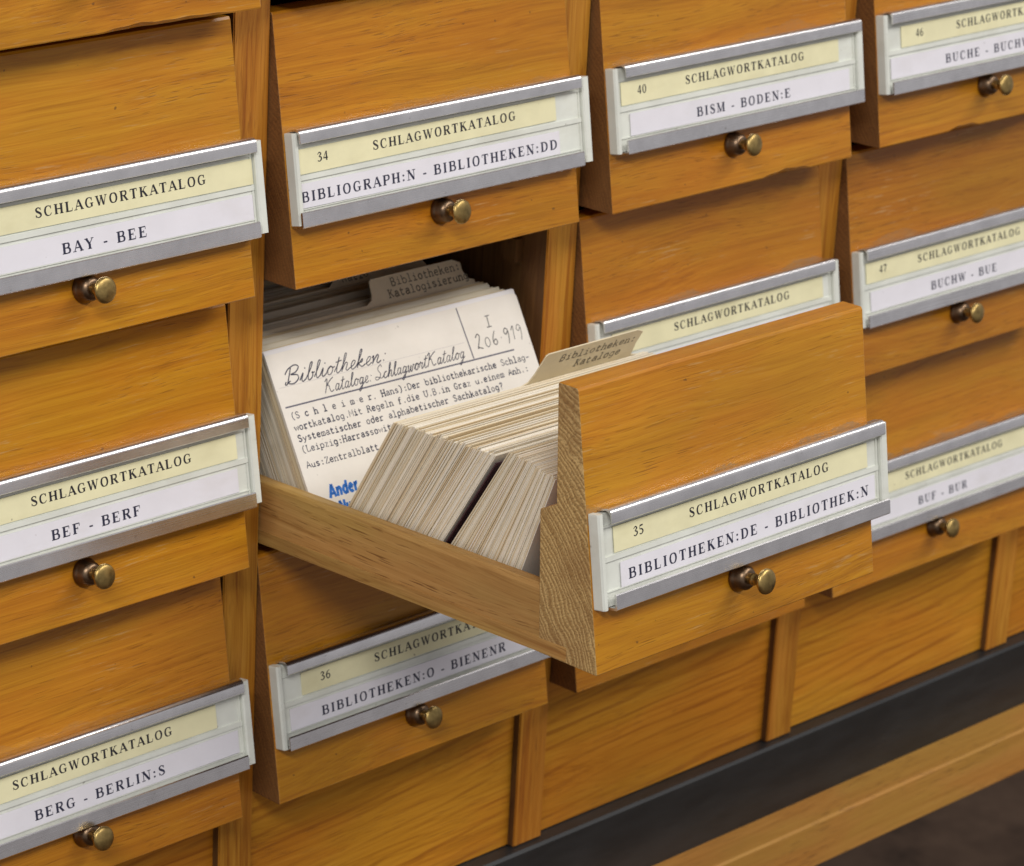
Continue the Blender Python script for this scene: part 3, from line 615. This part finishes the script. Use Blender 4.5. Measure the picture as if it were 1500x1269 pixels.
# column, row, fine offset, label, strips, writing, chips
D = [
 ('A', 0, (-.05, .03, -.03), 'oak drawer at the top left whose chipped bottom edge hangs over the BAY - BEE drawer', None, [(9.6, 1.5, .13), (11.6, 2.2, .09)]),
 ('B', 0, (0, .45, .10), 'oak drawer above the number 34 drawer, only a sliver of its bottom edge in view', None, []),
 ('A', 1, (-.01, .02, -.06), 'closed oak drawer whose white strip reads BAY - BEE', dict(y0=1.7, y1=15.15, w0=1.5, w1=15.05, title=(5.59, 12.84), rng=('BAY - BEE', 6.57, 10.0), dv=-.08, ts=.3, bs=.14), []),
 ('A', 2, (0, .02, -.14), 'closed oak drawer whose white strip reads BEF - BERF', dict(y0=1.25, y1=14.68, w0=1.0, w1=14.62, title=(5.36, 12.38), rng=('BEF - BERF', 6.09, 9.84), dv=.12, ts=.2, bs=.24), []),
 ('A', 3, (-.06, .03, -.02), 'closed oak drawer whose white strip reads BERG - BERLIN:S', dict(y0=.5, y1=13.96, w0=1.35, w1=14.93, title=(4.49, 11.65), rng=('BERG - BERLIN:S', 5.32, 11.14), dv=-.2, ts=.28, bs=.18), []),
 ('B', 1, (0, -.02, -.16), 'closed oak drawer numbered 34 reading BIBLIOGRAPH:N - BIBLIOTHEKEN:DD', dict(y0=.40, y1=13.79, w0=.35, w1=13.9, title=(4.21, 11.43), rng=('BIBLIOGRAPH:N - BIBLIOTHEKEN:DD', .54, 13.61), num=('34', 1.58), dv=0., ts=.1, bs=0.), []),
 ('B', 3, (-.01, .10, -.12), 'closed oak drawer numbered 36 reading BIBLIOTHEKEN:O - BIENENR', dict(y0=1.42, y1=14.85, w0=.70, w1=14.5, title=(5.40, 12.6), rng=('BIBLIOTHEKEN:O - BIENENR', 2.46, 12.36), num=('36', 2.65), dv=-.06, ts=.3, bs=.2), []),
 ('C', 0, (0, .03, 0), 'oak drawer above the number 40 drawer, cut off by the top of the picture', None, []),
 ('C', 1, (.06, -.05, -.16), 'closed oak drawer numbered 40 reading BISM - BODEN:E, bottom edge chipped', dict(y0=.61, y1=14.1, w0=1.05, w1=14.75, title=(4.54, 11.70), rng=('BISM - BODEN:E', 5.13, 10.72), num=('40', 1.81), dv=.05, ts=.42, bs=.4), [(10.8, 1.5, .16)]),
 ('C', 2, (0, 0, -.15), 'closed oak drawer half hidden behind the pulled out drawer, its yellow strip still showing', dict(y0=1.2, y1=14.61, w0=.8, w1=14.6, title=(5.06, 12.22), rng=None, dv=0.), []),
 ('C', 3, (-.02, .15, -.18), 'closed oak drawer almost wholly hidden behind the pulled out drawer, bottom edge showing', dict(y0=1.0, y1=14.5, w0=.9, w1=14.6, title=None, rng=None, dv=0.), []),
 ('D', 0, (0, .03, 0), 'oak drawer above the number 46 drawer, beyond the top right of the picture', None, []),
 ('D', 1, (.14, -.20, 0), 'closed oak drawer numbered 46 reading BUCHE - BUCHW, bottom edge chipped', dict(y0=1.40, y1=14.9, w0=.62, w1=14.7, title=(5.38, 12.6), rng=('BUCHE - BUCHW', 4.55, 10.4), num=('46', 2.65), dv=-.05), [(6.0, 1.1, .15), (13.4, 2.6, .35)]),
 ('D', 2, (.08, -.15, -.07), 'closed oak drawer numbered 47 reading BUCHW - BUE', dict(y0=.67, y1=14.2, w0=.92, w1=14.6, title=(4.45, 11.83), rng=('BUCHW - BUE', 5.35, 9.97), num=('47', 1.84), dv=.0), []),
 ('D', 3, (.01, -.09, -.12), 'closed oak drawer whose white strip reads BUF - BUR', dict(y0=1.4, y1=14.9, w0=.9, w1=14.7, title=(5.33, 12.5), rng=('BUF - BUR', 6.23, 9.66), dv=-.06), []),
 ('E', 0, (0, .02, 0), 'oak drawer at the top of the last column, beyond the right edge of the picture', None, []),
 ('E', 1, (0, .02, 0), 'oak drawer right of the number 46 drawer, beyond the edge of the picture', None, []),
 ('E', 2, (0, .02, 0), 'oak drawer right of the number 47 drawer, beyond the edge of the picture', None, []),
 ('E', 3, (0, .02, 0), 'oak drawer right of the BUF - BUR drawer, beyond the edge of the picture', None, []),
]
for i, (c, r, (dx, dy, dz), label, strips, chips) in enumerate(D):
    o = empty('catalogue_drawer', (CX[c]+dx, dy, -(r-1)*ROW+dz))
    tag(o, label, 'drawer', 'drawers shut in the catalogue cabinet')
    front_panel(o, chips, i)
    for x0, x1 in ((.10, .80), (DW-.80, DW-.10)):
        mb = MB(); mb.box(x0, x1, 1.5, 38, .1, 2.7); mb.build('side_board', M_RAW, o)
    if strips: holder(o, **strips)
    else: holder(o, .8, 14.3, .8, 14.5, None, None)
    knob(o, random.uniform(-.08, .08), dv=.25 if r == 0 else 0., dn=random.uniform(.13, .20))

# the pulled out drawer
PULL = 15.435
PZ = -ROW + .252
pd = empty('catalogue_drawer', (0, -PULL, PZ))
tag(pd, 'pulled out oak drawer numbered 35 reading BIBLIOTHEKEN:DE - BIBLIOTHEK:N, full of cards', 'drawer')
front_panel(pd, [], 99, M_END)
sl = lambda y: (min(y, 15.4)-1.2)/14.2*-.36            # the body hangs a little lower towards the cabinet
for x0, x1 in ((.055, .74), (DW-.74, DW-.055)):
    mb = MB(); pr = [(x0, .52), (x0, 2.30), (x0+.06, 2.42), (x0+.16, 2.46), (x1-.16, 2.46), (x1-.06, 2.42), (x1, 2.30), (x1, .52)]
    mb.sweep(pr, [1.0, 4, 8, 12, 15.4, 36], lambda y, x, z: (x, y, z + sl(y))); mb.build('side_board', M_RAW, pd)
    mb = MB(); mb.sweep([(x0-.035, .0), (x0-.035, .51), (x1+.3 if x0 < 5 else x1, .51), (x1+.3 if x0 < 5 else x1, 0)] if x0 < 5 else [(x0-.3, 0), (x0-.3, .51), (x1+.035, .51), (x1+.035, 0)], [-.18, 1, 8, 15.4, 36], lambda y, x, z: (x, y, z + .03 + sl(y))); mb.build('runner', M_RAW, pd)
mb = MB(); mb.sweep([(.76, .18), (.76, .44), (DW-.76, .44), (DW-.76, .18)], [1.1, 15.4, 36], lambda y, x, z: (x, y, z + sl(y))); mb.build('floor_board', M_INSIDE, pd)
mb = MB(); mb.box(.76, DW-.76, 35, 36, .1, 2.4); mb.build('back_board', M_RAW, pd)
holder(pd, .95, 14.55, 1.20, 14.93, title=(4.91, 12.21), rng=('BIBLIOTHEKEN:DE - BIBLIOTHEK:N', 1.71, 14.40), num=('35', 2.18), dv=0., ts=.38, bs=.46)
knob(pd)

# ------------------------------------------------------------------ index cards standing in the pulled out drawer
FLOOR = -9.80
def card_mesh(name, w, h, th, mats, bow=0.):
    mb = MB(); n = 6
    xs = [w*i/n for i in range(n+1)]
    prof = [(0, 0), (0, h-.03), (th*.3, h), (th*.7, h), (th, h-.03), (th, 0)]
    mb.sweep(prof, xs, lambda x, a, b: (x, a + bow*(4*(x/w)*(1-x/w)) * (b/h), b))
    o = mb.build(name, mats); return o
def place(o, x, y, lean, z=None):
    """bottom edge at (y, floor); lean in degrees, positive leans back into the cabinet"""
    o.location = v3(x, y, FLOOR if z is None else z); o.rotation_euler = (-math.radians(lean), 0, 0)
X0 = .98
protos = {}
def proto(h, mat, th):
    key = (round(h, 2), mat.name, round(th, 3))
    if key not in protos: protos[key] = card_mesh('index_card', 13.42, h, th, mat, random.uniform(-.02, .02)); return protos[key]
    o = protos[key].copy(); COL.objects.link(o); return o
L_F = 'blank cream index card leaning against the drawer front, before the dark gap'
L_M = 'cream index card in the fanned pack behind the dark gap, edge on'
L_R = 'cream index card standing behind the handwritten card, inside the cabinet'
# pack between the handwritten card and the dark gap
n = 124
for i in range(n):
    f = i/(n-1); lean = -(29.8 + 1.6*f + random.uniform(-.25, .25))
    y = -2.86 - 4.66*f
    tz = -4.22 + .16*f + random.choice((0,)*8 + (.07, .12, -.06, .04)) + random.uniform(-.03, .03)
    h = round((tz-FLOOR)/math.cos(math.radians(lean))*40)/40
    o = proto(h, M_CARD, random.choice((.034, .038, .041, .044)))
    place(o, X0 + random.uniform(-.022, .022) + random.choice((0,)*7 + (.05, -.05)), y, lean); tag(o, L_M, 'index card', 'index cards behind the gap in the pulled out drawer')
    o.rotation_euler.z = random.uniform(-.0015, .0015)
# pack leaning on the drawer front
n = 80
for i in range(n):
    f = i/(n-1); lean = -(31.8 - 12.5*f + random.uniform(-.25, .25))
    y = -7.92 - 3.90*f
    tz = -3.80 - .10*f + random.choice((0,)*7 + (.07, -.08)) + random.uniform(-.03, .03) - (.18 if f > .5 else 0)*min(1, (f-.5)*4)
    h = round((tz-FLOOR)/math.cos(math.radians(lean))*40)/40
    o = proto(h, M_CARD, random.choice((.034, .038, .041, .044)))
    place(o, X0 + random.uniform(-.022, .022) + random.choice((0,)*7 + (.05, -.05)), y, lean); tag(o, L_F, 'index card', 'index cards between the gap and the drawer front')
    o.rotation_euler.z = random.uniform(-.0015, .0015)
h = (-4.35-FLOOR)/math.cos(math.radians(31.5)); o = card_mesh('gap_shade_card', 13.40, h, .05, M_GAPSHADE)  # added dark card, its colour stands in for shade between the packs
place(o, X0+.05, -7.66, -31.6); tag(o, 'dark reddish purple card whose colour carries the shade of the gap between the packs', 'gap card')
# rear pack
LR = 29.18; n = 92; k = 0
ys0 = .99 - (-3.5-FLOOR)*math.tan(math.radians(LR))
def top_y(y_top): return y_top - (-3.5-FLOOR)*math.tan(math.radians(LR))
ytops = []
y = 1.09
while y < 13 and len(ytops) < 80:
    ytops.append(y); y += random.uniform(.055, .085) if y < 3.2 else random.uniform(.09, .16)
for i, yt in enumerate(ytops):
    tz = -3.52 + random.choice((0, 0, 0, .06, .1, -.1)) + random.uniform(-.06, .06) - (.03*i if i < 3 else .06)
    if i in (1, 2): tz = -3.42
    h = round((tz-FLOOR)/math.cos(math.radians(LR))*20)/20
    pale = i in (1, 2)
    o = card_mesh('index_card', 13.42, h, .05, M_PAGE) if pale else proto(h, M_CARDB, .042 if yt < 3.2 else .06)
    place(o, X0 + random.uniform(-.03, .03) + (.1 if pale else 0), top_y(yt), LR + random.uniform(-.2, .2))
    tag(o, 'whiter paper card directly behind the handwritten card' if pale else L_R, 'index card', 'pale cards behind the handwritten card' if pale else 'index cards standing in the cabinet part of the drawer')

# the handwritten card
W_, H_c = 13.44, (-3.5-FLOOR)/math.cos(math.radians(LR))
mb = MB(); r = .28
out = [(0, 0), (W_, 0)] + [(W_-r + r*math.cos(math.radians(a)), H_c-r*.6 + r*.6*math.sin(math.radians(a))) for a in (0, 30, 60, 90)] + [(.0, H_c)]
mb.sweep([(p[0], p[1]) for p in out], [0, .045], lambda y, x, z: (x, y, z))
C_ = lambda s, t, o: (s, -.002-o, H_c - t)             # s across, t down from the top edge
Pn = lambda x, y, o: C_(x, -y, o)                       # y up, measured from the top edge
def rule(p, q, w, mi, off=.001):
    mb.ribbon([(p[0], -p[1], w), (q[0], -q[1], w)], Pn, mi, off)
rule((10.08, .03), (10.16, 2.13), .06, 3); rule((.20, 2.06), (12.40, 2.20), .06, 3, .0015)
rule((.20, 1.30), (9.95, 1.42), .014, 4)
hand_text(mb, 'Bibliotheken:', Pn, 1, .52, 5.75, -1.26, .64, .003, slope=-.012, slant=.36, wmul=.98)
hand_text(mb, 'Kataloge: SchlagwortKatalog', Pn, 1, 2.25, 9.72, -1.92, .52, .003, slope=-.010, slant=.36, wmul=1.0)
hand_text(mb, 'I', Pn, 2, 11.32, 11.66, -1.08, .46, .003, slant=.05)
hand_text(mb, '206.919', Pn, 2, 10.50, 13.20, -1.84, .62, .003, slope=.02, slant=.05, wmul=.9)
for j, (txt, t0) in enumerate((('(S c h l e i m e r, Hans):Der bibliothekarische Schlag-', 2.55), ('wortkatalog.Mit Regeln f.die U.B.in Graz u.einem Anh.:', 2.99),
                       ('Systematischer oder alphabetischer Sachkatalog?', 3.43), ('(Leipzig:Harrassowitz 1923.', 3.86), ('Aus:Zentralblatt', 4.46))):
    type_text(mb, txt, Pn, 5, .30, -t0, .2325, .255, .003, slope=-.014)
sans_text(mb, 'Ander', Pn, 6, .92, -5.76, .50, .003)
sans_text(mb, 'Nu', Pn, 6, 1.2, -6.40, .46, .003)
tc_ = mb.build('index_card', [M_TEXTCARD, M_PEN, M_PENCIL, M_RULE, M_FEINT, M_TYPE, M_STAMP], recalc=False)
place(tc_, X0, ys0, LR); tag(tc_, 'white catalogue card with handwritten heading, typed lines and blue stamp, leaning back', 'index card')

# guide cards with raised tabs
def guide(label, y, lean, x, w, h, tab, lines, slopes=0., flip=1):
    a0, a1, th_ = tab                                   # tab from a0 to a1, rising th_ above the card
    out = [(0, 0), (w, 0), (w, h), (min(w, a1+.55), h), (a1+.10, h+.12), (a1-.02, h+th_*.5), (a1+.0, h+th_-.18), (a1-.40, h+th_), (a0+.12, h+th_+.0), (a0+.02, h+th_-.08), (a0-.05, h+th_*.36), (a0-.16, h+.16), (a0-.45, h), (0, h)]
    mb = MB(); mb.sweep(out, [0, .05], lambda y, x, z: (x, y, z))
    P = lambda x, y, o: (x, -.002-o, h+y)
    for txt, tx, ty, cap in lines: type_text(mb, txt, P, 1, tx, ty, .235*cap/.26, cap, .003, slope=0.)
    o = mb.build('guide_card', [M_GUIDE if lean < 0 else M_GUIDER, M_TYPEF], recalc=False)
    place(o, x, y, lean); tag(o, label, 'guide card'); return o
hF = (-4.25-FLOOR)/math.cos(math.radians(29.8))
guide('buff guide card whose tab reads Bibliotheken: Kataloge, rising above the front pack', -2.80, -29.7, X0, 13.42, hF, (7.02, 12.42, 1.56), [('Bibliotheken:', 8.0, .95, .36), ('Kataloge', 9.1, .40, .36)])
hR = (-3.48-FLOOR)/math.cos(math.radians(LR))
guide('buff guide card whose tab reads Bibliotheken: Katalogisierung, in the shade of the cabinet', top_y(3.24), LR, X0, 13.42, hR, (7.9, 12.95, .98), [('Bibliotheken:', 9.0, .52, .33), ('Katalogisierung', 8.7, .08, .33)])
guide('dark guide card whose tab reads Bibliotheken: Natio, deepest in the open drawer', top_y(5.95), LR, X0, 13.42, hR, (8.35, 13.2, .98), [('Bibliotheken:', 9.0, .52, .33), ('Natio', 8.7, .08, .33)])
